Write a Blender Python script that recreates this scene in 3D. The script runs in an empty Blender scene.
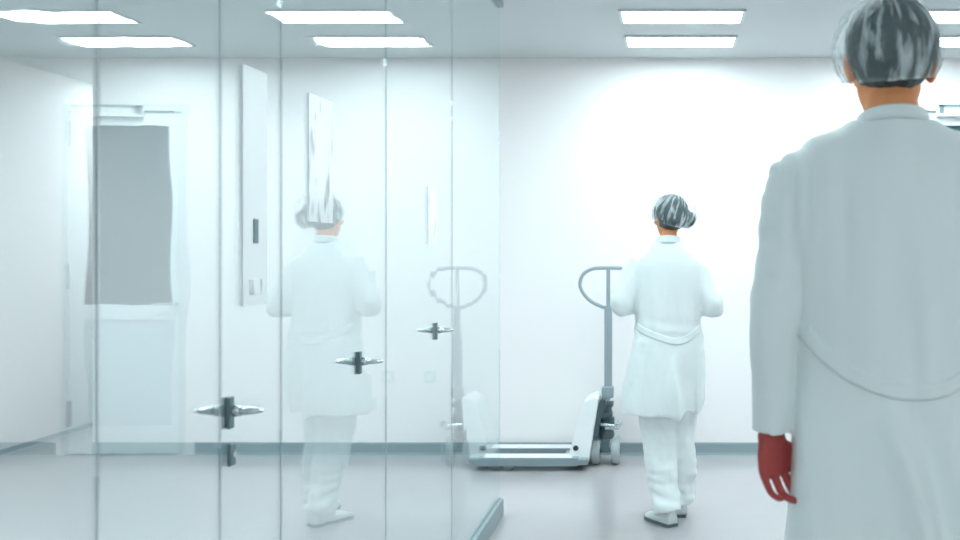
import bpy, bmesh, math, random
from mathutils import Vector, Matrix, noise
from mathutils.bvhtree import BVHTree
PI = math.pi
random.seed(7)
scene = bpy.context.scene
C = scene.collection

# ------------------------------------------------------------------ helpers
def link(name, me, mat=None, parent=None, smooth=False):
    o = bpy.data.objects.new(name, me)
    C.objects.link(o)
    if mat:
        me.materials.append(mat)
    if parent:
        o.parent = parent
    if smooth:
        me.polygons.foreach_set('use_smooth', [True] * len(me.polygons))
    return o

def obj(name, bm, mat, parent=None, smooth=False, recalc=True):
    if recalc:
        bmesh.ops.recalc_face_normals(bm, faces=bm.faces)
    me = bpy.data.meshes.new(name)
    bm.to_mesh(me)
    bm.free()
    return link(name, me, mat, parent, smooth)

def tag(o, label, cat, group=None, kind=None):
    o['label'] = label
    o['category'] = cat
    if group:
        o['group'] = group
    if kind:
        o['kind'] = kind
    return o

def thing(name, label, cat, loc=(0, 0, 0), rz=0, group=None, kind=None):
    o = bpy.data.objects.new(name, None)
    o.empty_display_size = .1
    C.objects.link(o)
    o.location = loc
    o.rotation_euler = (0, 0, rz)
    return tag(o, label, cat, group, kind)

def struct(name, bm, mat, label=None, cat=None):
    o = obj(name, bm, mat)
    o['kind'] = 'structure'
    if label:
        o['label'] = label
        o['category'] = cat
    return o

def box(bm, x0, x1, y0, y1, z0, z1, bevel=0, M=None):
    r = bmesh.ops.create_cube(bm, size=1)
    vs = r['verts']
    for v in vs:
        v.co = Vector(((x0 + x1) / 2 + v.co.x * (x1 - x0), (y0 + y1) / 2 + v.co.y * (y1 - y0), (z0 + z1) / 2 + v.co.z * (z1 - z0)))
        if M:
            v.co = M @ v.co
    if bevel:
        es = list({e for v in vs for e in v.link_edges})
        bmesh.ops.bevel(bm, geom=es, offset=bevel, segments=2, affect='EDGES', profile=.5)
    return bm

def bx(x0, x1, y0, y1, z0, z1, bevel=0):
    return box(bmesh.new(), x0, x1, y0, y1, z0, z1, bevel)

def prism(bm, poly, y0, y1, bevel=0):
    """polygon of (x, z) extruded along y"""
    a = [bm.verts.new((x, y0, z)) for x, z in poly]
    b = [bm.verts.new((x, y1, z)) for x, z in poly]
    n = len(poly)
    fs = [bm.faces.new(a), bm.faces.new(b[::-1])]
    for i in range(n):
        fs.append(bm.faces.new((a[i], b[i], b[(i + 1) % n], a[(i + 1) % n])))
    if bevel:
        bmesh.ops.bevel(bm, geom=list({e for f in fs for e in f.edges}), offset=bevel, segments=2, affect='EDGES')
    return bm

def cyl(bm, p0, p1, r0, r1=None, n=24, bevel=0):
    r1 = r0 if r1 is None else r1
    p0, p1 = Vector(p0), Vector(p1)
    d = p1 - p0
    q = d.to_track_quat('Z', 'Y').to_matrix().to_4x4()
    m = Matrix.Translation((p0 + p1) / 2) @ q
    r = bmesh.ops.create_cone(bm, cap_ends=True, segments=n, radius1=r0, radius2=r1, depth=d.length, matrix=m)
    if bevel:
        es = [e for e in {e for v in r['verts'] for e in v.link_edges} if any(len(f.verts) > 4 for f in e.link_faces)]
        bmesh.ops.bevel(bm, geom=es, offset=bevel, segments=3, affect='EDGES')
    return bm

def rings(bm, rs, cap=True):
    """rs: list of closed loops of Vectors, all the same length"""
    vs = [[bm.verts.new(p) for p in r] for r in rs]
    n = len(vs[0])
    for a, b in zip(vs, vs[1:]):
        for i in range(n):
            bm.faces.new((a[i], a[(i + 1) % n], b[(i + 1) % n], b[i]))
    if cap:
        bm.faces.new(vs[0][::-1])
        bm.faces.new(vs[-1])
    return bm

def spline(pts, k=6):
    """Catmull-Rom through tuples of floats"""
    out = []
    P = [pts[0]] + list(pts) + [pts[-1]]
    for i in range(1, len(P) - 2):
        p0, p1, p2, p3 = P[i - 1], P[i], P[i + 1], P[i + 2]
        for j in range(k):
            t = j / k
            out.append(tuple(.5 * (2 * b + (c - a) * t + (2 * a - 5 * b + 4 * c - d) * t * t + (3 * b - a - 3 * c + d) * t ** 3)
                             for a, b, c, d in zip(p0, p1, p2, p3)))
    out.append(tuple(pts[-1]))
    return out

def tube(bm, pts, n=16, closed=False, k=6, flat=None):
    """pts: (x,y,z,r); smooth swept tube with varying radius"""
    P = spline(pts, k) if k > 1 else list(pts)
    if closed:
        q = list(pts)
        P = spline([q[-1]] + q + [q[0], q[1]], k)[k:-2 * k + 1] if k > 1 else P
        P = P[:-1] if (Vector(P[0][:3]) - Vector(P[-1][:3])).length < 1e-5 else P
    rs = []
    up = None
    m = len(P)
    for i, p in enumerate(P):
        a = Vector(P[(i - 1) % m][:3]) if (closed or i > 0) else Vector(p[:3])
        b = Vector(P[(i + 1) % m][:3]) if (closed or i < m - 1) else Vector(p[:3])
        t = (b - a).normalized()
        if up is None:
            up = t.orthogonal().normalized()
        up = (up - t * up.dot(t)).normalized()
        s = t.cross(up)
        r = p[3]
        rs.append([Vector(p[:3]) + up * (r * math.cos(2 * PI * j / n)) + s * (r * math.sin(2 * PI * j / n)) for j in range(n)])
    if closed:
        vs = [[bm.verts.new(q) for q in r] for r in rs]
        for i in range(m):
            a, b = vs[i], vs[(i + 1) % m]
            # best twist at the seam
            off = 0
            if i == m - 1:
                off = min(range(n), key=lambda o: (a[0].co - b[o].co).length)
            for j in range(n):
                bm.faces.new((a[j], a[(j + 1) % n], b[(j + 1 + off) % n], b[(j + off) % n]))
    else:
        rings(bm, rs)
    return bm

def ellipsoid(bm, c, r, u=24, v=16, M=None):
    m = Matrix.Translation(c) @ (M if M else Matrix()) @ Matrix.Diagonal((r[0], r[1], r[2], 1))
    bmesh.ops.create_uvsphere(bm, u_segments=u, v_segments=v, radius=1, matrix=m)
    return bm

def evaluated(o, name):
    dg = bpy.context.evaluated_depsgraph_get()
    dg.update()
    me = bpy.data.meshes.new_from_object(o.evaluated_get(dg))
    me.name = name
    me.materials.clear()
    old = o.data
    bpy.data.objects.remove(o)
    bpy.data.meshes.remove(old)
    return me

def fused(bm, voxel, smooth_it=4, fac=.5, sub=0):
    """one continuous surface out of overlapping closed shapes"""
    o = obj('work', bm, None)
    m = o.modifiers.new('r', 'REMESH')
    m.mode = 'VOXEL'
    m.voxel_size = voxel
    if smooth_it:
        s = o.modifiers.new('s', 'SMOOTH')
        s.factor = fac
        s.iterations = smooth_it
    if sub:
        o.modifiers.new('u', 'SUBSURF').levels = sub
    return evaluated(o, 'fused')

def skinned(verts, edges, root=0, sub=2):
    """verts: (x,y,z,rx[,ry]) joints grown into a limb surface"""
    me = bpy.data.meshes.new('skel')
    me.from_pydata([v[:3] for v in verts], edges, [])
    o = link('work', me)
    o.modifiers.new('k', 'SKIN')
    if not me.skin_vertices:
        bm = bmesh.new()
        bm.from_mesh(me)
        bm.verts.layers.skin.verify()
        bm.to_mesh(me)
        bm.free()
    for i, v in enumerate(verts):
        s = me.skin_vertices[0].data[i]
        s.radius = (v[3], v[4] if len(v) > 4 else v[3])
        s.use_root = (i == root)
    u = o.modifiers.new('u', 'SUBSURF')
    u.levels = sub
    return evaluated(o, 'skin')

def add_mesh(bm, me):
    bm.from_mesh(me)
    bpy.data.meshes.remove(me)

def nz(x, y, z):
    return noise.noise(Vector((x, y, z)))

def displace(me, f):
    """move each vertex along its normal by f(co, normal)"""
    me.update()
    ns = [v.normal.copy() for v in me.vertices]
    ds = [f(v.co, n) for v, n in zip(me.vertices, ns)]
    for v, n, d in zip(me.vertices, ns, ds):
        v.co += n * d
    me.update()

# ------------------------------------------------------------------ materials
def mat(name, col, rough=.5, metal=0, spec=.5, bump=0, bscale=60, var=0, coat=0):
    m = bpy.data.materials.new(name)
    m.use_nodes = True
    nt = m.node_tree
    b = nt.nodes['Principled BSDF']
    b.inputs['Base Color'].default_value = (*col, 1)
    b.inputs['Roughness'].default_value = rough
    b.inputs['Metallic'].default_value = metal
    b.inputs['Specular IOR Level'].default_value = spec
    b.inputs['Coat Weight'].default_value = coat
    if bump or var:
        tc = nt.nodes.new('ShaderNodeTexCoord')
        n = nt.nodes.new('ShaderNodeTexNoise')
        n.inputs['Scale'].default_value = bscale
        n.inputs['Detail'].default_value = 4
        nt.links.new(tc.outputs['Object'], n.inputs['Vector'])
        if bump:
            k = nt.nodes.new('ShaderNodeBump')
            k.inputs['Strength'].default_value = bump
            k.inputs['Distance'].default_value = .01
            nt.links.new(n.outputs['Fac'], k.inputs['Height'])
            nt.links.new(k.outputs['Normal'], b.inputs['Normal'])
        if var:
            mx = nt.nodes.new('ShaderNodeMix')
            mx.data_type = 'RGBA'
            mx.inputs[6].default_value = (*[c * (1 - var) for c in col], 1)
            mx.inputs[7].default_value = (*[min(1, c * (1 + var)) for c in col], 1)
            nt.links.new(n.outputs['Fac'], mx.inputs[0])
            nt.links.new(mx.outputs[2], b.inputs['Base Color'])
    return m

M = {}
M['wall'] = mat('white_wall_panel', (.88, .845, .84), .45, bump=.02, bscale=9)
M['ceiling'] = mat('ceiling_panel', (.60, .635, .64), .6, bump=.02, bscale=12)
M['floor'] = mat('vinyl_floor', (.45, .425, .435), .16, bump=.012, bscale=5, var=.03)
M['baseboard'] = mat('coved_baseboard', (.26, .32, .34), .4, var=.04, bscale=4)
M['door'] = mat('white_door', (.78, .83, .84), .4, bump=.01, bscale=30)
M['door_frame'] = mat('door_frame', (.68, .72, .73), .4, bump=.01, bscale=30)
M['door_panel'] = mat('door_panel', (.62, .71, .73), .4, bump=.01, bscale=30)
M['dark_glass'] = mat('dark_window', (.05, .09, .105), .12, spec=.4, var=.05, bscale=3)
M['grey_metal'] = mat('grey_metal', (.30, .38, .40), .35, .6, bump=.02, bscale=90)
M['steel'] = mat('brushed_steel', (.62, .68, .70), .24, .9, bump=.02, bscale=120)
M['dark_steel'] = mat('dark_steel', (.16, .23, .25), .3, .8, bump=.02, bscale=120)
M['rail'] = mat('rail_aluminium', (.32, .38, .40), .5, .2, bump=.02, bscale=80)
M['seal'] = mat('seal', (.34, .40, .42), .5, var=.05)
M['coat'] = mat('coat_cotton', (.84, .885, .88), .85, spec=.2, bump=.04, bscale=260)
M['trousers'] = mat('trouser_cotton', (.84, .885, .88), .85, spec=.2, bump=.08, bscale=260)
M['skin'] = mat('skin', (.88, .35, .15), .55, spec=.3, var=.12, bscale=25)
M['skin_hand'] = mat('ruddy_skin', (.45, .075, .07), .55, spec=.3, var=.15, bscale=40)  # darker, redder skin colour, used on the hands
M['hair'] = mat('dark_hair', (.028, .055, .064), .5, bump=.5, bscale=80, var=.4)
M['shoe'] = mat('white_shoe', (.74, .78, .78), .5, var=.04, bscale=20)
M['sole'] = mat('grey_sole', (.12, .16, .17), .7, var=.1)
M['eye'] = mat('eye_white', (.85, .85, .83), .2, var=.02)
M['white_paint'] = mat('white_truck_paint', (.86, .89, .89), .35, bump=.02, bscale=50)
M['fork_paint'] = mat('fork_paint', (.24, .30, .32), .35, .1, bump=.03, bscale=50, var=.05)
M['grey_paint'] = mat('handle_paint', (.29, .35, .37), .4, .1, bump=.02, bscale=60)
M['black'] = mat('black_part', (.02, .03, .035), .45, var=.2)
M['pump'] = mat('pump_casting', (.09, .13, .145), .4, .4, var=.3, bscale=40)
M['tyre'] = mat('polyurethane_tyre', (.42, .47, .48), .5, var=.06, bscale=30)
M['chrome'] = mat('chrome_piston', (.75, .8, .8), .15, 1, bump=.01)
M['plastic'] = mat('white_plastic', (.86, .88, .88), .12, bump=.01, bscale=50)

def emission(name, col, strength):
    m = bpy.data.materials.new(name)
    m.use_nodes = True
    nt = m.node_tree
    nt.nodes.clear()
    e = nt.nodes.new('ShaderNodeEmission')
    e.inputs['Color'].default_value = (*col, 1)
    e.inputs['Strength'].default_value = strength
    o = nt.nodes.new('ShaderNodeOutputMaterial')
    nt.links.new(e.outputs[0], o.inputs[0])
    return m
LIGHT_COL = (.775, .95, .995)
M['light'] = emission('lit_diffuser', LIGHT_COL, 15.0)

def glass_mat(name, r1, wav):
    m = bpy.data.materials.new(name)
    m.use_nodes = True
    nt = m.node_tree
    nt.nodes.clear()
    N = nt.nodes.new
    tr = N('ShaderNodeBsdfTransparent')
    tr.inputs['Color'].default_value = (.965, .985, .985, 1)
    gl = N('ShaderNodeBsdfGlossy')
    gl.inputs['Color'].default_value = (.96, 1, 1, 1)
    gl.inputs['Roughness'].default_value = 0.0
    tc = N('ShaderNodeTexCoord')
    mp = N('ShaderNodeMapping')
    mp.inputs['Scale'].default_value = (1, 1, .35)
    n = N('ShaderNodeTexNoise')
    n.inputs['Scale'].default_value = 9
    n.inputs['Detail'].default_value = 1
    b = N('ShaderNodeBump')
    b.inputs['Strength'].default_value = 1
    b.inputs['Distance'].default_value = wav
    mx = N('ShaderNodeMixShader')
    mx.inputs[0].default_value = r1
    o = N('ShaderNodeOutputMaterial')
    L = nt.links.new
    L(tc.outputs['Object'], mp.inputs[0])
    L(mp.outputs[0], n.inputs['Vector'])
    L(n.outputs['Fac'], b.inputs['Height'])
    L(b.outputs[0], gl.inputs['Normal'])
    L(tr.outputs[0], mx.inputs[1])
    L(gl.outputs[0], mx.inputs[2])
    L(mx.outputs[0], o.inputs[0])
    return m
M['glass'] = glass_mat('reflective_glass', .29, .0004)

def net_mat(name, k, lo, hi):
    """thin pleated non-woven cap: gathers are denser, between them the hair shows"""
    m = bpy.data.materials.new(name)
    m.use_nodes = True
    nt = m.node_tree
    nt.nodes.clear()
    N = nt.nodes.new
    L = nt.links.new
    tc = N('ShaderNodeTexCoord')
    sp = N('ShaderNodeSeparateXYZ')
    L(tc.outputs['Object'], sp.inputs[0])
    at = N('ShaderNodeMath'); at.operation = 'ARCTAN2'
    L(sp.outputs['X'], at.inputs[0]); L(sp.outputs['Y'], at.inputs[1])
    cb = N('ShaderNodeCombineXYZ')
    L(at.outputs[0], cb.inputs['X'])
    zz = N('ShaderNodeMath'); zz.operation = 'MULTIPLY'; zz.inputs[1].default_value = 2.4
    L(sp.outputs['Z'], zz.inputs[0]); L(zz.outputs[0], cb.inputs['Z'])
    n = N('ShaderNodeTexNoise')
    n.inputs['Scale'].default_value = k
    n.inputs['Detail'].default_value = 3
    n.inputs['Distortion'].default_value = .15
    L(cb.outputs[0], n.inputs['Vector'])
    rp = N('ShaderNodeValToRGB')
    rp.color_ramp.elements[0].position = .47
    rp.color_ramp.elements[0].color = (lo, lo, lo, 1)
    rp.color_ramp.elements[1].position = .66
    rp.color_ramp.elements[1].color = (hi, hi, hi, 1)
    L(n.outputs['Fac'], rp.inputs[0])
    tr = N('ShaderNodeBsdfTransparent')
    df = N('ShaderNodeBsdfDiffuse'); df.inputs['Color'].default_value = (.86, .92, .93, 1)
    tl = N('ShaderNodeBsdfTranslucent'); tl.inputs['Color'].default_value = (.86, .92, .93, 1)
    m1 = N('ShaderNodeMixShader'); m1.inputs[0].default_value = .45
    L(df.outputs[0], m1.inputs[1]); L(tl.outputs[0], m1.inputs[2])
    m2 = N('ShaderNodeMixShader')
    L(rp.outputs[0], m2.inputs[0]); L(tr.outputs[0], m2.inputs[1]); L(m1.outputs[0], m2.inputs[2])
    o = N('ShaderNodeOutputMaterial')
    L(m2.outputs[0], o.inputs[0])
    return m
M['net'] = net_mat('hair_net_fabric', 5.2, .10, .88)

def sheet_mat(name, scale, amount):
    """white sheet with faint grey smudged print"""
    m = mat(name, (.86, .88, .88), .12)
    nt = m.node_tree
    tc = nt.nodes.new('ShaderNodeTexCoord')
    n = nt.nodes.new('ShaderNodeTexNoise')
    n.inputs['Scale'].default_value = scale
    n.inputs['Detail'].default_value = 2
    mp = nt.nodes.new('ShaderNodeMapping')
    mp.inputs['Scale'].default_value = (1, 1.6, .45)
    nt.links.new(tc.outputs['Object'], mp.inputs[0])
    nt.links.new(mp.outputs[0], n.inputs['Vector'])
    rp = nt.nodes.new('ShaderNodeValToRGB')
    rp.color_ramp.elements[0].position = .55
    rp.color_ramp.elements[0].color = (.88, .90, .90, 1)
    rp.color_ramp.elements[1].position = .70
    g = .88 - amount
    rp.color_ramp.elements[1].color = (g, g + .02, g + .02, 1)
    nt.links.new(n.outputs['Fac'], rp.inputs[0])
    nt.links.new(rp.outputs[0], nt.nodes['Principled BSDF'].inputs['Base Color'])
    return m
M['sheet'] = sheet_mat('printed_sheet', 18, .46)
M['sheet_pale'] = sheet_mat('printed_sheet_pale', 22, .22)

# ------------------------------------------------------------------ the room
H, WB = 2.67, 6.72           # ceiling height, distance of the back wall
XL, XR, YN, XC = -4.5, 2.8, -2.6, -3.88   # left wall, right wall, wall behind, corner of the recess
XG = -.885                   # glass partition
struct('floor', bx(XL - .1, XR + .1, YN - .1, 9.1, -.1, 0), M['floor'])
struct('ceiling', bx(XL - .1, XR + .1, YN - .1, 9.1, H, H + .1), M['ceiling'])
DX0, DX1, DZ = 1.485, 2.324, 2.36          # door opening
bm = bx(XC, DX0, WB, WB + .12, 0, H)
box(bm, DX1, XR, WB, WB + .12, 0, H)
box(bm, DX0, DX1, WB, WB + .12, DZ, H)
struct('wall_back', bm, M['wall'])
struct('wall_left', bx(XL - .1, XL, YN, 9, 0, H), M['wall'])
struct('wall_right', bx(XR, XR + .1, YN, WB + .12, 0, H), M['wall'])
struct('wall_near', bx(XL, XR, YN - .1, YN, 0, H), M['wall'])
bm = bx(XC, XC + .12, WB + .12, 9, 0, H)
struct('wall_recess', bm, M['wall'])
struct('wall_far', bx(XL, XC, 9, 9.1, 0, H), M['wall'])

def cove(p, q, nrm, f=1):
    """coved skirting from p to q, nrm points into the room"""
    p, q, nrm = Vector((*p, 0)), Vector((*q, 0)), Vector((*nrm, 0))
    prof = [(0, 0), (.03, 0), (.018, .006), (.011, .02), (.008, .08), (.004, .088), (0, .088)]
    bm = bmesh.new()
    rings(bm, [[b + nrm * a + Vector((0, 0, z * f)) for a, z in prof] for b in (p, q)])
    return bm
bm = cove((XC, WB), (DX0 - .05, WB), (0, -1))
tmp = cove((DX1 + .05, WB), (XR, WB), (0, -1)); me = bpy.data.meshes.new('t'); tmp.to_mesh(me); tmp.free(); add_mesh(bm, me)
struct('baseboard_back', bm, M['baseboard'])
struct('baseboard_left', cove((XL, YN), (XL, 9), (1, 0), .42), M['baseboard'])
struct('baseboard_right', cove((XR, YN), (XR, WB), (-1, 0)), M['baseboard'])
struct('baseboard_near', cove((XL, YN), (XR, YN), (0, 1)), M['baseboard'])

# door in the back wall
d1 = thing('door_1', 'white door with a tall dark window in the back wall, behind the near person', 'door', ((DX0 + DX1) / 2, WB, 0), kind='structure')
hw = (DX1 - DX0) / 2
bm = prism(bmesh.new(), [(-hw, 0), (-hw + .045, 0), (-hw + .045, DZ - .045), (hw - .045, DZ - .045), (hw - .045, 0), (hw, 0), (hw, DZ), (-hw, DZ)], -.008, .12)
obj('door_frame', bm, M['door_frame'], d1)
cx = (DX0 + DX1) / 2
wx0, wx1 = 1.586 - cx, 2.15 - cx
lx0, lx1 = -hw + .047, hw - .047
bm = bx(lx0, wx0, .02, .065, .008, DZ - .048)          # leaf built around its window and panel
box(bm, wx1, lx1, .02, .065, .008, DZ - .048)
box(bm, wx0, wx1, .02, .065, 2.22, DZ - .048)
box(bm, wx0, wx1, .02, .065, .91, 1.01)
box(bm, wx0, wx1, .02, .065, .008, .19)
leaf = obj('door_leaf', bm, M['door'], d1)
obj('window_pane', bx(wx0, wx1, .035, .05, 1.01, 2.22), M['dark_glass'], leaf)
obj('lower_panel', bx(wx0, wx1, .032, .05, .19, .91), M['door_panel'], leaf)
for z in (2.165, 1.2, .28):
    obj('hinge', bx(hw - .062, hw - .012, .0, .024, z - .085, z + .085, .004), M['grey_metal'], d1)
cl = obj('door_closer', bx(1.79 - cx, 2.13 - cx, -.03, .03, 2.275, 2.335, .006), M['plastic'], d1)
bm = bx(1.80 - cx, 2.2 - cx, -.045, -.033, 2.338, 2.350)
box(bm, 1.80 - cx, 1.83 - cx, -.045, -.02, 2.30, 2.350)
obj('closer_arm', bm, M['grey_metal'], cl)
bm = cyl(bmesh.new(), (wx0 - .03, .02, 1.02), (wx0 - .03, -.04, 1.02), .011)
tube(bm, [(wx0 - .03, -.04, 1.02, .01), (wx0 + .03, -.042, 1.02, .01), (wx0 + .1, -.042, 1.02, .01)], 12)
obj('door_handle', bm, M['steel'], d1, True)

# glass partition: fixed panes and doors along x = XG
EDGE = [-1.2, .35, 1.545, 1.967, 2.275, 3.116, 4.06, 5.20]
GT, GB, GTOP = .005, .09, H - .03
struct('trim_1', bx(XG - .02, XG + .02, EDGE[0], EDGE[-1], 0, GB, .003), M['rail'], 'low metal floor rail running under the glass partition', 'rail')
struct('trim_2', bx(XG - .02, XG + .02, EDGE[0], EDGE[-1], GTOP, H, .003), M['rail'])
info = {
    0: ('window_1', 'glass pane of the partition beside the camera'),
    1: ('window_2', 'glass pane at the near end, mirroring the edge of the back door'),
    2: ('window_3', 'narrow glass pane that mirrors the dark door window'),
    3: ('door_2', 'glass door with the nearest lever handle and a keyhole below it'),
    4: ('door_3', 'glass door with the middle of the three handles and a white notice'),
    5: ('door_4', 'glass door with the farthest of the three handles'),
    6: ('window_4', 'last glass pane of the partition, ending near the pallet truck forks'),
}
panes = {}
for i in range(len(EDGE) - 1):
    y0, y1 = EDGE[i] + .002, EDGE[i + 1] - .002
    nm, lb = info[i]
    r = thing(nm, lb, 'glass door' if nm.startswith('door') else 'glass pane', (XG, (y0 + y1) / 2, 0), kind='structure')
    h = (y1 - y0) / 2
    obj('pane', bx(-GT / 2, GT / 2, -h + .002, h - .002, GB, GTOP), M['glass'], r)
    if i >= 2 and i != 6:
        obj('edge_seal', bx(-.0013, .0013, h - .0012, h + .0012, GB, GTOP), M['seal'], r)
    if i in (1,):
        obj('edge_seal', bx(-.0013, .0013, h - .0012, h + .0012, GB, GTOP), M['seal'], r)
    panes[i] = r

def lever(par, y, z, keyhole=False):
    ly = y - par.location.y
    g = GT / 2
    bm = box(bmesh.new(), g, g + .006, ly - .011, ly + .011, z - .036, z + .028, .002)
    rose = obj('handle_plate', bm, M['dark_steel'], par)
    bm = cyl(bmesh.new(), (g + .009, ly, z), (g + .026, ly, z), .0125, .0105, 20, .002)
    # flat tapering grip standing out from the glass
    prof = [(.020, .013, .0095), (.034, .0165, .009), (.048, .017, .0075), (.058, .013, .006), (.065, .007, .004), (.0675, .002, .0015)]
    rings(bm, [[Vector((g + x, ly + .004 + a * math.cos(t * PI / 12), z + b * math.sin(t * PI / 12))) for t in range(24)] for x, a, b in prof])
    obj('door_handle', bm, M['steel'], par, True)
    # fittings on the other face of the glass
    bm = box(bmesh.new(), -g - .006, -g, ly - .011, ly + .011, z - .036, z + .028, .002)
    obj('handle_plate', bm, M['dark_steel'], par)
    bm = cyl(bmesh.new(), (-g - .009, ly, z), (-g - .026, ly, z), .0125, .0105, 20, .002)
    rings(bm, [[Vector((-g - x, ly + .004 + a * math.cos(t * PI / 12), z + b * math.sin(t * PI / 12))) for t in range(24)] for x, a, b in prof])
    obj('door_handle', bm, M['steel'], par, True)
    if keyhole:
        kz = z - .086
        bm = box(bmesh.new(), g, g + .009, ly - .013, ly + .013, kz - .024, kz + .022, .003)
        k = obj('keyhole_plate', bm, M['dark_steel'], par)
        obj('key_cylinder', cyl(bmesh.new(), (g + .008, ly, kz), (g + .012, ly, kz), .008, n=16), M['steel'], k)
lever(panes[3], 2.002, 1.058, True)
lever(panes[4], 2.837, 1.064)
lever(panes[5], 3.766, 1.078)

# things fixed to the glass
GX = XG + GT / 2 + .001
o = obj('notice', bx(0, .0015, -.086, .086, 0, .315), M['sheet'])
o.location = (GX, 2.524, 1.45)
tag(o, 'white printed notice on the middle glass door, above its handle', 'notice')
o = obj('notice', bx(0, .0015, -.07, .07, 0, .213), M['sheet_pale'])
o.location = (GX, 3.712, 1.40)
tag(o, 'small pale notice on the farthest glass door', 'notice')
p = thing('wall_reader', 'tall white access panel with a dark slot, above the nearest handle', 'access panel', (GX, 2.117, 1.264))
obj('body', bx(0, .004, -.062, .062, 0, .50, .001), M['plastic'], p)
obj('card_slot', bx(.0035, .006, -.012, .012, .130, .182, .001), M['dark_steel'], p)
obj('button_plate', bx(.0035, .006, -.030, .030, .022, .055, .001), M['sheet'], p)

# wall sockets behind the far person
for x, lb in ((.127, 'white wall socket right of the far person, mirrored in the glass'), (-.153, 'white wall socket left behind the far person, mirrored in the glass')):
    p = thing('wall_socket', lb, 'socket', (x, WB, .53), group='wall sockets on the back wall')
    obj('plate', bx(-.04, .04, -.010, 0, -.04, .04, .004), M['door_frame'], p)
    obj('insert', cyl(bmesh.new(), (0, -.013, 0), (0, -.008, 0), .022), M['plastic'], p)

# ceiling lights
def make_light(label, x, y, group):
    t = thing('ceiling_light', label, 'ceiling light', (x, y, H), group=group)
    bm = bmesh.new()
    a, b, w = .325, .135, .018
    box(bm, -a - w, a + w, -b - w, -b, -.012, -.0005)
    box(bm, -a - w, a + w, b, b + w, -.012, -.0005)
    box(bm, -a - w, -a, -b, b, -.012, -.0005)
    box(bm, a, a + w, -b, b, -.012, -.0005)
    obj('frame', bm, M['door_frame'], t)
    obj('diffuser', bx(-a, a, -b, b, -.008, -.0005), M['light'], t)
    return t
L0 = make_light('lit ceiling panel above the far person, nearer of the two', .066, 5.504, 'ceiling light panels')
def copy_tree(o, loc, label, group=None):
    c = o.copy(); C.objects.link(c); c.location = loc; c['label'] = label
    if group: c['group'] = group
    for ch in o.children:
        d = ch.copy(); C.objects.link(d); d.parent = c
        for g in ch.children:
            e = g.copy(); C.objects.link(e); e.parent = d
    return c
copy_tree(L0, (.066, 6.16, H), 'lit ceiling panel above the far person, the one closest to the back wall')
copy_tree(L0, (1.57, 5.504, H), 'lit ceiling panel behind the near head, nearer of the two')
copy_tree(L0, (1.57, 6.16, H), 'lit ceiling panel behind the near head, closest to the back wall')
for x, y in ((.066, 2.7), (1.57, 2.7), (.066, 4.2), (-2.1, 4.85), (-3.6, 4.85), (-2.1, 4.2), (-3.6, 4.2), (-2.1, 2.5), (-3.6, 2.5), (.066, -.6), (1.57, -.6), (.066, -1.6)):  # unseen panels added to brighten the coats, walls and left room
    copy_tree(L0, (x, y, H), 'added ceiling panel out of view, brightening the room', 'added ceiling lights out of view')

c = copy_tree(L0, (-4.19, 8.3, H), 'added ceiling panel brightening the side corridor, hidden behind the back wall', 'added ceiling lights out of view')  # unseen panel added to brighten the left wall
c.rotation_euler = (0, 0, PI / 2)

# ------------------------------------------------------------------ pallet truck
PT = thing('pallet_truck', 'white hand pallet truck parked along the back wall, handle upright', 'pallet truck', (-.414, 6.45, 0))
body = prism(bmesh.new(), [(-.235, .05), (-.098, .05), (-.036, .44), (-.062, .452), (-.115, .432), (-.135, .41)], -.165, .165, .006)
fr = obj('body', body, M['white_paint'], PT)
for s in (-1, 1):
    obj('pivot_bolt', cyl(bmesh.new(), (-.178, s * .163, .135), (-.178, s * .172, .135), .017, n=20), M['black'], fr)
obj('cross_beam', bx(-.26, -.10, -.225, .225, .04, .075, .004), M['fork_paint'], PT)
for s in (-1, 1):
    yc = s * .152
    bm = bmesh.new()
    # channel: top plate, two flanges, a blunt tapered tip
    for a, b, z0, z1 in ((-.075, .075, .076, .084), (-.075, -.067, .034, .078), (.067, .075, .034, .078)):
        box(bm, -.76, -.16, yc + a, yc + b, z0, z1, .001)
    rings(bm, [[Vector((x, yc + u * w, z)) for u, z in ((-1, z0), (1, z0), (1, z1), (-1, z1))] for x, w, z0, z1 in ((-.76, .075, .034, .084), (-.81, .066, .04, .083), (-.845, .045, .05, .08))])
    fk = obj('fork', bm, M['fork_paint'], PT)
    obj('top_plate', bx(-.755, -.2, yc - .06, yc + .06, .084, .0855), M['white_paint'], fk)
    for k in (-.60, -.69):
        obj('roller', cyl(bmesh.new(), (k, yc - .035, .037), (k, yc + .035, .037), .037, n=24, bevel=.004), M['tyre'], fk)
    obj('push_rod', cyl(bmesh.new(), (-.58, yc, .055), (-.17, yc, .055), .008, n=10), M['dark_steel'], fk)
# pump, steering and wheels (turned so that the axle runs along the truck)
bm = cyl(bmesh.new(), (0, 0, .20), (0, 0, .40), .043, .038, 28, .004)
cyl(bm, (0, 0, .17), (0, 0, .22), .058, .052, 28, .004)
prism(bm, [(-.092, .19), (-.030, .43), (.004, .43), (.004, .37), (-.03, .30), (-.04, .19)], -.11, .11, .004)
box(bm, -.05, .045, -.05, .05, .30, .335, .006)
box(bm, -.05, .05, -.055, .055, .375, .40, .006)
cyl(bm, (.035, -.035, .24), (.035, -.035, .31), .024, n=18, bevel=.003)
pm = obj('pump', bm, M['pump'], PT)
obj('piston', cyl(bmesh.new(), (0, 0, .39), (0, 0, .445), .022, n=20), M['chrome'], pm)
bm = cyl(bmesh.new(), (-.03, -.055, .265), (.07, -.06, .255), .011, n=12)
tube(bm, [(.06, -.06, .255, .012), (.085, -.065, .262, .013), (.095, -.06, .285, .012)], 10)
box(bm, .0, .085, -.085, -.055, .236, .252, .004)
obj('release_pedal', bm, M['steel'], PT)
bm = box(bmesh.new(), -.03, .03, -.045, .045, .145, .185, .008)
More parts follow.
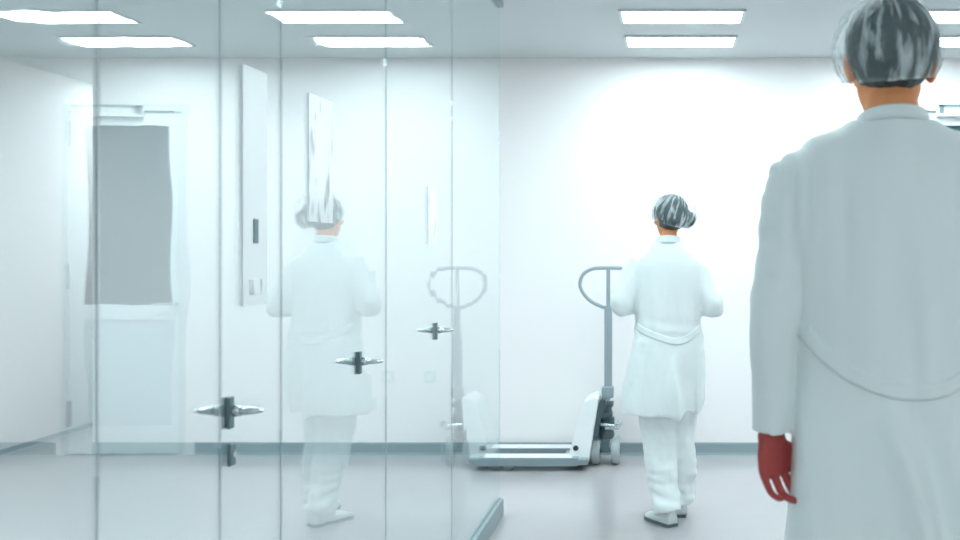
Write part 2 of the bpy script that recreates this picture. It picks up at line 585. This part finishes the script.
cyl(bm, (-.095, 0, .092), (.095, 0, .092), .014, n=16)
box(bm, -.022, .022, -.022, .022, .08, .16, .004)
obj('axle', bm, M['dark_steel'], PT)
for s in (-1, 1):
    w = obj('wheel', cyl(bmesh.new(), (s * .064 - .027, 0, .092), (s * .064 + .027, 0, .092), .092, n=40, bevel=.010), M['tyre'], PT)
    bm = cyl(bmesh.new(), (s * .064 - .029, 0, .092), (s * .064 + .029, 0, .092), .052, n=28)
    hub = obj('hub', bm, M['steel'], w)
    bm = cyl(bmesh.new(), (s * .064 - .031, 0, .092), (s * .064 + .031, 0, .092), .022, n=20)
    obj('hub_cap', bm, M['black'], w)
bm = box(bmesh.new(), -.025, .052, -.04, .04, .43, .50, .006)
cyl(bm, (.014, -.055, .448), (.014, .055, .448), .012, n=16)
box(bm, -.03, .03, -.05, .05, .415, .432, .004)
obj('handle_socket', bm, M['grey_paint'], PT)
bm = bmesh.new()
rings(bm, [[Vector((.016 + u * .025, v * .018, z)) for u, v in ((-1, -.6), (-.7, -1), (.7, -1), (1, -.6), (1, .6), (.7, 1), (-.7, 1), (-1, .6))] for z in (.49, .75, 1.02)])
obj('handle_post', bm, M['grey_paint'], PT)
hx, hr = .016, .0115
half = [(-.0, 1.005), (-.06, 1.022), (-.125, 1.06), (-.172, 1.12), (-.182, 1.17), (-.160, 1.225), (-.105, 1.258), (-.05, 1.264)]
loop = [(hx + x, 0, z, hr) for x, z in half] + [(hx, 0, 1.265, hr)] + [(hx - x, 0, z, hr) for x, z in half[:0:-1]]
hl = obj('handle_loop', tube(bmesh.new(), loop, 14, closed=True, k=5), M['grey_paint'], PT, True)
bm = box(bmesh.new(), hx - .012, hx + .012, -.011, .011, 1.0, 1.262, .003)
obj('control_lever', bm, M['grey_paint'], PT)

# ------------------------------------------------------------------ people
def head_shapes(bm, c, turn, sc=1.0):
    """cranium, face, nose, lips, ears around c, the face turned by `turn` about z (0 looks along +y)"""
    R = Matrix.Translation(c) @ Matrix.Rotation(turn, 4, 'Z') @ Matrix.Scale(sc, 4)
    def E(p, r, rx=0, rz=0, u=20, v=14):
        m = R @ Matrix.Translation(p) @ Matrix.Rotation(rz, 4, 'Z') @ Matrix.Rotation(rx, 4, 'X') @ Matrix.Diagonal((*r, 1))
        bmesh.ops.create_uvsphere(bm, u_segments=u, v_segments=v, radius=1, matrix=m)
    E((0, -.008, .022), (.076, .094, .088))           # cranium
    E((0, .022, -.035), (.062, .070, .078))           # face
    E((0, .060, -.088), (.030, .026, .022))           # chin
    E((0, .030, -.075), (.050, .050, .036))           # jaw
    E((0, .100, -.018), (.010, .014, .030), .35)      # nose bridge
    E((0, .108, -.034), (.016, .014, .011))           # nose tip
    E((0, .093, -.062), (.024, .010, .0055))          # upper lip
    E((0, .091, -.071), (.020, .010, .006))           # lower lip
    E((0, .083, .018), (.046, .012, .008))            # brow
    for s in (-1, 1):
        E((s * .036, .070, -.025), (.026, .022, .020))   # cheek
        E((s * .074, -.004, -.012), (.009, .021, .032), -.2, s * .35)   # ear
        E((s * .078, -.006, -.006), (.008, .022, .024), -.2, s * .5)
    return R

def hand_shapes(bm, wrist, palm_end, palm_n, thumb_side, curl=.5, sc=1.0):
    """palm plus five bent fingers. palm_n: direction the palm faces; thumb_side: unit vector across the palm to the thumb"""
    w, e = Vector(wrist), Vector(palm_end)
    d = (e - w).normalized()
    n = Vector(palm_n); n = (n - d * n.dot(d)).normalized()
    t = Vector(thumb_side); t = (t - d * t.dot(d) - n * t.dot(n)).normalized()
    L = (e - w).length
    rs = []
    for f, hwid, th in ((-.15, .026, .020), (.1, .029, .018), (.4, .037, .016), (.75, .041, .0145), (1.0, .040, .012)):
        c = w + d * (L * f)
        rs.append([c + t * (hwid * sc * math.cos(k * PI / 8)) + n * (th * sc * math.sin(k * PI / 8)) for k in range(16)])
    rings(bm, rs)
    for off, ln, r in ((.034, .070, .0082), (.0115, .080, .0086), (-.0115, .074, .0082), (-.033, .058, .0073)):
        p = w + d * (L * .85) + t * off * sc
        v = [(*p, r * sc * 1.1)]
        a = 0
        for s, da in ((.45, .55), (.32, .75), (.26, .45)):
            a += da * curl
            p = p + (d * math.cos(a) + n * math.sin(a)) * (ln * s * sc * 1.05) + (d * .012 * sc if s == .45 else Vector())
            r *= .94
            v.append((*p, r * sc))
        add_mesh(bm, skinned(v, [(i, i + 1) for i in range(3)], 0, 2))
    p = w + d * (L * .25) + t * .022 * sc
    v = [(*p, .013 * sc)]
    for s, k in ((.036, .9), (.032, .45), (.026, .15)):
        p = p + (d * 1.0 + t * k + n * .35).normalized() * (s * sc)
        v.append((*p, .0105 * sc if s > .03 else .0085 * sc))
    add_mesh(bm, skinned(v, [(0, 1), (1, 2), (2, 3)], 0, 2))

def ring(cx, cy, z, a, b, n=40, p=2.3, tilt=0):
    out = []
    for k in range(n):
        t = 2 * PI * k / n
        c, s = math.cos(t), math.sin(t)
        x = math.copysign(abs(c) ** (2 / p), c) * a
        y = math.copysign(abs(s) ** (2 / p), s) * b
        out.append(Vector((cx + x, cy + y, z + tilt * x)))
    return out

def loft(bm, rows, k=4, p=2.3):
    """rows: (z, cx, cy, a, b)"""
    rs = spline(rows, k)
    rings(bm, [ring(cx, cy, z, a, b, p=p) for z, cx, cy, a, b in rs])

def strip_on(me, path, width, lift, thick, name, m, parent, n=40):
    """cloth band laid on a garment: path of (x, z), projected along +y on its back"""
    bvh = BVHTree.FromPolygons([v.co for v in me.vertices], [p.vertices for p in me.polygons])
    P = spline([(x, z) for x, z in path], 10)
    bm = bmesh.new()
    rows = []
    for i, (x, z) in enumerate(P):
        a, b = P[max(0, i - 1)], P[min(len(P) - 1, i + 1)]
        t = Vector((b[0] - a[0], 0, b[1] - a[1])).normalized()
        u = Vector((-t.z, 0, t.x))
        row = []
        for j in range(5):
            q = Vector((x, 0, z)) + u * (width * (j / 4 - .5))
            hit = bvh.ray_cast(Vector((q.x, -1, q.z)), Vector((0, 1, 0)))
            if hit[0] is None:
                row = None
                break
            row.append(Vector((q.x, hit[0].y - lift, q.z)))
        if row:
            rows.append(row)
    fr = [[bm.verts.new(p) for p in r] for r in rows]
    bk = [[bm.verts.new(p + Vector((0, thick, 0))) for p in r] for r in rows]
    for i in range(len(rows) - 1):
        for j in range(4):
            bm.faces.new((fr[i][j], fr[i + 1][j], fr[i + 1][j + 1], fr[i][j + 1]))
            bm.faces.new((bk[i][j], bk[i][j + 1], bk[i + 1][j + 1], bk[i + 1][j]))
        for j in (0, 4):
            bm.faces.new((fr[i][j], bk[i][j], bk[i + 1][j], fr[i + 1][j]))
    for i in (0, len(rows) - 1):
        for j in range(4):
            bm.faces.new((fr[i][j], fr[i][j + 1], bk[i][j + 1], bk[i][j]))
    return obj(name, bm, m, parent, True)

def collar(parent, c, a, b, h, m):
    rs = []
    prof = [(0, 0), (1.0, 0), (1.05, h * .5), (1.0, h), (.95, h + .004), (.90, h), (.92, h * .4)]
    bm = bmesh.new()
    n = 40
    loops = []
    for f, z in ((1.16, -.012), (1.10, .004), (1.06, h * .6), (1.05, h), (.99, h + .003), (.94, h), (.94, -.012)):
        loops.append([Vector((c[0] + a * f * math.cos(2 * PI * k / n), c[1] + b * f * math.sin(2 * PI * k / n), c[2] + z + .012 * math.sin(2 * PI * k / n) * -1)) for k in range(n)])
    rings(bm, loops + [loops[0]], cap=False)
    bmesh.ops.remove_doubles(bm, verts=bm.verts, dist=1e-5)
    return obj('collar', bm, m, parent, True)

def shoe(parent, heel, ang, ln=.27, m=None):
    """slip-on shoe: heel at `heel`, toe pointing along angle ang from +y"""
    R = Matrix.Translation((heel[0], heel[1], 0)) @ Matrix.Rotation(ang, 4, 'Z')
    bm = bmesh.new()
    up = bmesh.new()
    rows = [(0, .026, .075), (.03, .035, .085), (.09, .037, .082), (.15, .043, .062), (.20, .045, .048), (.245, .036, .036), (.268, .016, .026)]
    rs = []
    for y, w, h in spline(rows, 4):
        y *= ln / .27
        rs.append([R @ Vector((w * math.cos(t * PI / 10), y, .018 + max(0, h - .018) * max(0, math.sin(t * PI / 10)) ** .7 if 0 <= t <= 10 else .016)) for t in range(20)])
    rings(up, rs)
    s = obj('shoe', up, M['shoe'], parent, True)
    rs = []
    for y, w, h in spline(rows, 4):
        y *= ln / .27
        rs.append([R @ Vector((x * (w + .003), y, z)) for x, z in ((-1, .001), (1, .001), (1, .018), (-1, .018))])
    rings(bm, rs)
    obj('sole', bm, M['sole'], s)
    return s

def cap_mesh(c, r, zcut, pleats, amp, seed, lean=(0, 0)):
    """gathered bouffant cap round c: closed at the top, open at the elastic edge"""
    bm = bmesh.new()
    nu, nv = 120, 34
    rows = []
    for j in range(1, nv + 1):
        th = (j / nv) * math.radians(zcut)
        row = []
        for i in range(nu):
            ph = 2 * PI * i / nu
            w = amp * (j / nv) ** 1.0
            g = nz(math.cos(ph) * pleats * .35, math.sin(ph) * pleats * .35, th * .9 + seed) * 1.5 + .35 * math.sin(ph * pleats + 2 * nz(ph, th, seed))
            k = 1 + w * g
            zt = math.cos(th) * (1 + .3 * w * g)
            sn = math.sin(th)
            if th > PI / 2:
                q = (th - PI / 2) / (math.radians(zcut) - PI / 2)
                sn = 1 - .16 * q * q
                w *= 1 - q ** 4
                k = 1 + w * g
            row.append(bm.verts.new((r[0] * k * sn * math.cos(ph), r[1] * k * sn * math.sin(ph), r[2] * zt)))
        rows.append(row)
    top = bm.verts.new((0, 0, r[2]))
    for i in range(nu):
        bm.faces.new((top, rows[0][i], rows[0][(i + 1) % nu]))
        for a, b in zip(rows, rows[1:]):
            bm.faces.new((a[i], b[i], b[(i + 1) % nu], a[(i + 1) % nu]))
    edge = [v.co.copy() for v in rows[-1]]
    return bm, edge

def make_person(P):
    root = thing('person', P['label'], 'person', P['loc'], P.get('rz', 0), P.get('group'))
    J = P['joints']
    # ---- body, one continuous surface
    V, E, idx = [], [], {}
    def add(n, rx, ry=None):
        idx[n] = len(V)
        V.append((*J[n], rx, ry if ry else rx))
    k = P['k']
    add('pelvis', .125 * k, .095 * k); add('waist', .115 * k, .085 * k); add('chest', .135 * k, .095 * k); add('neck0', .075 * k, .065 * k)
    add('neck1', P['neck_r'], P['neck_r'] * 1.05); add('skull', P['neck_r'] * .95)
    for a, b in (('pelvis', 'waist'), ('waist', 'chest'), ('chest', 'neck0'), ('neck0', 'neck1'), ('neck1', 'skull')):
        E.append((idx[a], idx[b]))
    for s in 'LR':
        add('sho' + s, .055 * k); add('elb' + s, .030 * k); add('wri' + s, .024 * k)
        add('hip' + s, .080 * k); add('kne' + s, .052 * k); add('ank' + s, .034 * k)
        E += [(idx['chest'], idx['sho' + s]), (idx['sho' + s], idx['elb' + s]), (idx['elb' + s], idx['wri' + s]),
              (idx['pelvis'], idx['hip' + s]), (idx['hip' + s], idx['kne' + s]), (idx['kne' + s], idx['ank' + s])]
    bm = bmesh.new()
    add_mesh(bm, skinned(V, E, 0, 2))
    R = head_shapes(bm, J['head'], P['turn'], P['head_k'])
    for s in 'LR':
        h = P['hand' + s]
        hand_shapes(bm, J['wri' + s], h['end'], h['palm'], h['thumb'], h['curl'], P['hand_k'])
    me = fused(bm, .0032, 3, .4)
    bo = link('body', me, M['skin'], root, True)
    me.materials.append(M['skin_hand'])
    hz = [(Vector(J['wri' + s]), (Vector(P['hand' + s]['end']) - Vector(J['wri' + s])).normalized()) for s in 'LR']
    for p in me.polygons:
        for w, d in hz:
            q = p.center - w
            if q.length < .25 and q.dot(d) > -.03:
                p.material_index = 1
    for s in (-1, 1):
        b2 = bmesh.new()
        bmesh.ops.create_uvsphere(b2, u_segments=16, v_segments=12, radius=.0125, matrix=R @ Matrix.Translation((s * .031, .078, -.004)))
        e = obj('eye', b2, M['eye'], root, True)
        b2 = bmesh.new()
        bmesh.ops.create_uvsphere(b2, u_segments=12, v_segments=8, radius=.006, matrix=R @ Matrix.Translation((s * .031, .0858, -.004)))
        obj('iris', b2, M['black'], e, True)
    # ---- hair
    bm = bmesh.new()
    for p, r in P['hair']:
        m = R @ Matrix.Translation(p) @ Matrix.Diagonal((*r, 1))
        bmesh.ops.create_uvsphere(bm, u_segments=40, v_segments=28, radius=1, matrix=m)
    hm = fused(bm, .006, 3, .4)
    displace(hm, lambda c, n: .0025 * nz(c.x * 70, c.y * 70, c.z * 14))
    link('hair', hm, M['hair'], root, True)
    # ---- hair net
    nc = P['net']
    bm, edge = cap_mesh((0, 0, 0), nc['r'], nc['cut'], nc['pleats'], nc['amp'], nc['seed'], nc.get('lean', (0, 0)))
    net = obj('hair_net', bm, M['net'], root, True)
    net.location = nc['c']
    net.rotation_euler = nc['rot']
    bm = bmesh.new()
    tube(bm, [(*p, .0022) for p in edge[::3]], 8, closed=True, k=2)
    obj('elastic', bm, M['net'], net, True)
    # ---- trousers
    bm = bmesh.new()
    hp = J['pelvis']
    loft(bm, [(hp[2] + .12, hp[0], hp[1], .15 * k, .11 * k), (hp[2] + .02, hp[0], hp[1], .165 * k, .125 * k), (hp[2] - .10, hp[0], hp[1], .165 * k, .125 * k), (hp[2] - .14, hp[0], hp[1], .10 * k, .09 * k)])
    for s in 'LR':
        a, b, c = (Vector(J[n + s]) for n in ('hip', 'kne', 'ank'))
        r = P['leg_r']
        m1, m2 = a.lerp(b, .5), b.lerp(c, .5)
        tube(bm, [(*a, r[0]), (*m1, r[1]), (*b, r[2]), (*m2, r[3]), (*c, r[4]), (*(c + (c - b).normalized() * .035), r[4] * 1.02)], 28)
    tm = fused(bm, .008, 5, .5)
    tz = P['ankle_z']
    def tf(c, n):
        low = max(0, 1 - (c.z - tz) / .42)
        return .014 * nz(c.x * 9 + c.z * 5, c.y * 9, c.z * 4 + 5) + low * .015 * nz(c.x * 10 + c.z * 6, c.y * 10, c.z * 26) + .004 * nz(c.x * 30, c.y * 30, c.z * 12)
    displace(tm, tf)
    link('trousers', tm, M['trousers'], root, True)
    # ---- coat with sleeves
    bm = bmesh.new()
    loft(bm, P['coat'], 4, 2.25)
    for s in 'LR':
        a, b, c = (Vector(J[n + s]) for n in ('sho', 'elb', 'wri'))
        r = P['sleeve']
        inn = a.lerp(Vector(J['chest']), .35); inn.z = a.z - .01
        tube(bm, [(*inn, r[0]), (*a, r[0]), (*a.lerp(b, .5), r[1]), (*b, r[2]), (*b.lerp(c, .5), r[3]), (*b.lerp(c, .96), r[4])], 32)
    cm = fused(bm, P['voxel'], P['smooth'], .5)
    displace(cm, lambda c, n: max(P['folds'](c, n), -.003) if abs(c.x) > .15 else P['folds'](c, n))
    link('coat', cm, M['coat'], root, True)
    strip_on(cm, P['belt'], P['belt_w'], .005, .006, 'belt', M['coat'], root)
    collar(root, P['collar_c'], P['collar_a'], P['collar_b'], P['collar_h'], M['coat'])
    for s in 'LR':
        a, b = Vector(J['elb' + s]), Vector(J['wri' + s])
    for s in 'LR':
        q = P['shoe' + s]
        shoe(root, q[0], q[1], q[2])
    return root

# --- near person, seen from behind, standing close to the camera on the right
def folds_near(c, n):
    d = 0
    # long soft vertical drapes
    d += .017 * nz(c.x * 15, c.y * 5, c.z * 1.6 + 3) * min(1, max(0, (1.60 - c.z) / .2))
    d += .0055 * nz(c.x * 34, c.y * 10, c.z * 3.5)
    # puckers at the sleeve head
    ax = abs(c.x)
    if ax > .15 and c.z > 1.30:
        d += .006 * math.sin(c.x * 190 + 3 * nz(c.x * 9, c.y * 9, c.z * 6)) * max(0, 1 - abs(c.z - 1.50) / .12)
    if ax > .17:
        d += .005 * nz(c.x * 12, c.y * 12 + c.z * 10, c.z * 20)
    # crossing folds over the hips and the open pleat below the belt
    if c.z < 1.12 and n.y < 0:
        f = min(1, (1.12 - c.z) / .1)
        u = c.x - (-.03 + (1.12 - c.z) * .22)
        d += f * (.030 * math.exp(-(u / .024) ** 2) - .026 * math.exp(-((u - .05) / .026) ** 2))
        u = c.x - (.14 - (1.12 - c.z) * .12)
        d += f * .026 * math.exp(-(u / .022) ** 2)
    return d

near = dict(
    label='near person in white coat and see-through hair net, seen from behind at right',
    loc=(.419, 1.887, 0), k=1.0, turn=math.radians(-4), head_k=1.0, hand_k=1.05, neck_r=.055,
    joints=dict(pelvis=(0, 0, .98), waist=(0, .005, 1.15), chest=(0, 0, 1.40), neck0=(0, -.005, 1.57), neck1=(0, .0, 1.63), skull=(0, .01, 1.70), head=(0, .015, 1.738),
                shoL=(-.178, 0, 1.505), elbL=(-.226, -.025, 1.255), wriL=(-.228, .0, 1.028),
                shoR=(.178, 0, 1.505), elbR=(.225, -.02, 1.25), wriR=(.235, .03, 1.01),
                hipL=(-.095, 0, .93), kneL=(-.11, .02, .52), ankL=(-.115, -.03, .11),
                hipR=(.095, 0, .93), kneR=(.105, .02, .52), ankR=(.11, -.02, .11)),
    handL=dict(end=(-.216, .0, .958), palm=(.55, -.8, 0), thumb=(.8, .55, 0), curl=.95),
    handR=dict(end=(.228, .04, .93), palm=(-.55, -.8, 0), thumb=(-.8, .55, 0), curl=.9),
    hair=[((0, -.014, .028), (.088, .104, .092)), ((0, -.055, .0), (.068, .052, .046))],
    net=dict(c=(-.012, -.004, 1.768), r=(.100, .124, .090), cut=136, pleats=17, amp=.07, seed=2.3, rot=(math.radians(10), math.radians(-4), 0)),
    leg_r=(.098, .092, .075, .068, .058), ankle_z=.1,
    coat=[(.56, 0, .0, .225, .175), (.70, 0, 0, .215, .165), (.90, 0, 0, .198, .152), (1.03, 0, 0, .190, .140), (1.14, 0, .003, .178, .128), (1.28, 0, 0, .177, .128),
          (1.42, 0, -.003, .200, .125), (1.50, 0, -.003, .205, .115), (1.545, 0, -.002, .198, .103), (1.58, 0, 0, .168, .090), (1.600, 0, 0, .125, .080), (1.622, 0, 0, .080, .070)],
    sleeve=(.060, .052, .046, .042, .039), voxel=.0065, smooth=5, folds=folds_near,
    belt=[(-.174, 1.232), (-.14, 1.192), (-.09, 1.155), (-.03, 1.133), (.03, 1.130), (.09, 1.146), (.14, 1.18), (.17, 1.225)], belt_w=.028,
    collar_c=(0, -.002, 1.620), collar_a=.062, collar_b=.066, collar_h=.012,
    shoeL=((-.115, -.085), math.radians(6), .28), shoeR=((.11, -.075), math.radians(-6), .28),
)
make_person(near)

# --- far person, walking away past the pallet truck
def folds_far(c, n):
    d = .011 * nz(c.x * 11, c.y * 7, c.z * 3 + 1) + .006 * nz(c.x * 26, c.y * 20, c.z * 9)
    w = abs(c.z - .97)
    d += .010 * nz(c.x * 6 + c.z * 8, c.y * 6, c.z * 22 + 2) * max(0, 1 - w / .14)
    if c.z < .86 and n.y < .3:
        u = c.x - (.035 + (.86 - c.z) * .05)
        d += min(1, (.86 - c.z) / .12) * (.024 * math.exp(-(u / .028) ** 2) - .024 * math.exp(-((u - .065) / .045) ** 2))
    if abs(c.x) > .17:
        d += .008 * nz(c.x * 12, c.y * 14, c.z * 18)
    return d

far = dict(
    label='far person in knee-length white coat walking away beside the pallet truck',
    loc=(-.012, 5.10, 0), k=.86, turn=math.radians(28), head_k=.93, hand_k=.9, neck_r=.046,
    joints=dict(pelvis=(0, 0, .84), waist=(0, .0, .98), chest=(0, .01, 1.21), neck0=(0, .005, 1.365), neck1=(.006, .012, 1.43), skull=(.01, .02, 1.50), head=(.012, .028, 1.548),
                shoL=(-.155, 0, 1.305), elbL=(-.235, -.045, 1.105), wriL=(-.165, .155, 1.10),
                shoR=(.155, 0, 1.290), elbR=(.232, -.045, 1.095), wriR=(.150, .165, 1.09),
                hipL=(-.075, 0, .80), kneL=(-.055, .01, .45), ankL=(0, -.085, .10),
                hipR=(.070, 0, .80), kneR=(.066, .10, .46), ankR=(.062, .10, .10)),
    handL=dict(end=(-.115, .225, 1.095), palm=(.6, 0, -.6), thumb=(.4, .2, .9), curl=.7),
    handR=dict(end=(.095, .235, 1.085), palm=(-.6, 0, -.6), thumb=(-.4, .2, .9), curl=.7),
    hair=[((0, -.014, .026), (.094, .110, .102)), ((0, -.060, -.008), (.066, .056, .056)), ((.060, -.088, -.012), (.046, .046, .046))],
    net=dict(c=(.033, .008, 1.575), r=(.116, .122, .100), cut=128, pleats=15, amp=.05, seed=5.1, rot=(math.radians(12), math.radians(10), math.radians(24))),
    leg_r=(.092, .090, .086, .080, .072), ankle_z=.09,
    coat=[(.555, -.035, .0, .207, .165), (.64, -.025, 0, .213, .165), (.76, -.01, 0, .205, .155), (.88, 0, 0, .188, .138), (.97, 0, 0, .170, .122), (1.08, 0, 0, .170, .118),
          (1.20, 0, .003, .178, .115), (1.29, 0, .004, .182, .105), (1.335, 0, .004, .165, .092), (1.37, 0, .004, .128, .080), (1.40, .002, .006, .088, .070), (1.425, .004, .008, .062, .060)],
    sleeve=(.052, .054, .055, .052, .044), voxel=.0075, smooth=6, folds=folds_far,
    belt=[(-.165, 1.0), (-.12, .975), (-.04, .945), (.04, .925), (.10, .94), (.165, .985)], belt_w=.034,
    collar_c=(.004, .008, 1.415), collar_a=.058, collar_b=.058, collar_h=.026,
    shoeL=((.028, -.125), math.radians(34), .23), shoeR=((.062, .05), math.radians(4), .25),
)
make_person(far)

# ------------------------------------------------------------------ world, camera, view
w = bpy.data.worlds.new('world')
scene.world = w
w.use_nodes = True
w.node_tree.nodes['Background'].inputs[0].default_value = (.75, .92, 1, 1)
w.node_tree.nodes['Background'].inputs[1].default_value = .3

cam = bpy.data.cameras.new('camera')
co = bpy.data.objects.new('camera', cam)
C.objects.link(co)
co.location = (0, 0, 1.38)
co.rotation_euler = (PI / 2, 0, 0)
cam.sensor_width = 36
cam.lens = 37.5
cam.shift_x = (480 - 670) / 960
cam.shift_y = (250 - 270) / 960
cam.clip_start = .02
cam.dof.use_dof = True
cam.dof.focus_distance = 3.6
cam.dof.aperture_fstop = 4.0
scene.camera = co

scene.view_settings.view_transform = 'Standard'
scene.view_settings.look = 'None'
scene.view_settings.gamma = 1
scene.view_settings.use_curve_mapping = False
scene.view_settings.exposure = .95
scene.cycles.use_denoising = True
scene.cycles.max_bounces = 10
scene.cycles.diffuse_bounces = 6
scene.cycles.transparent_max_bounces = 24
scene.cycles.sample_clamp_indirect = 8
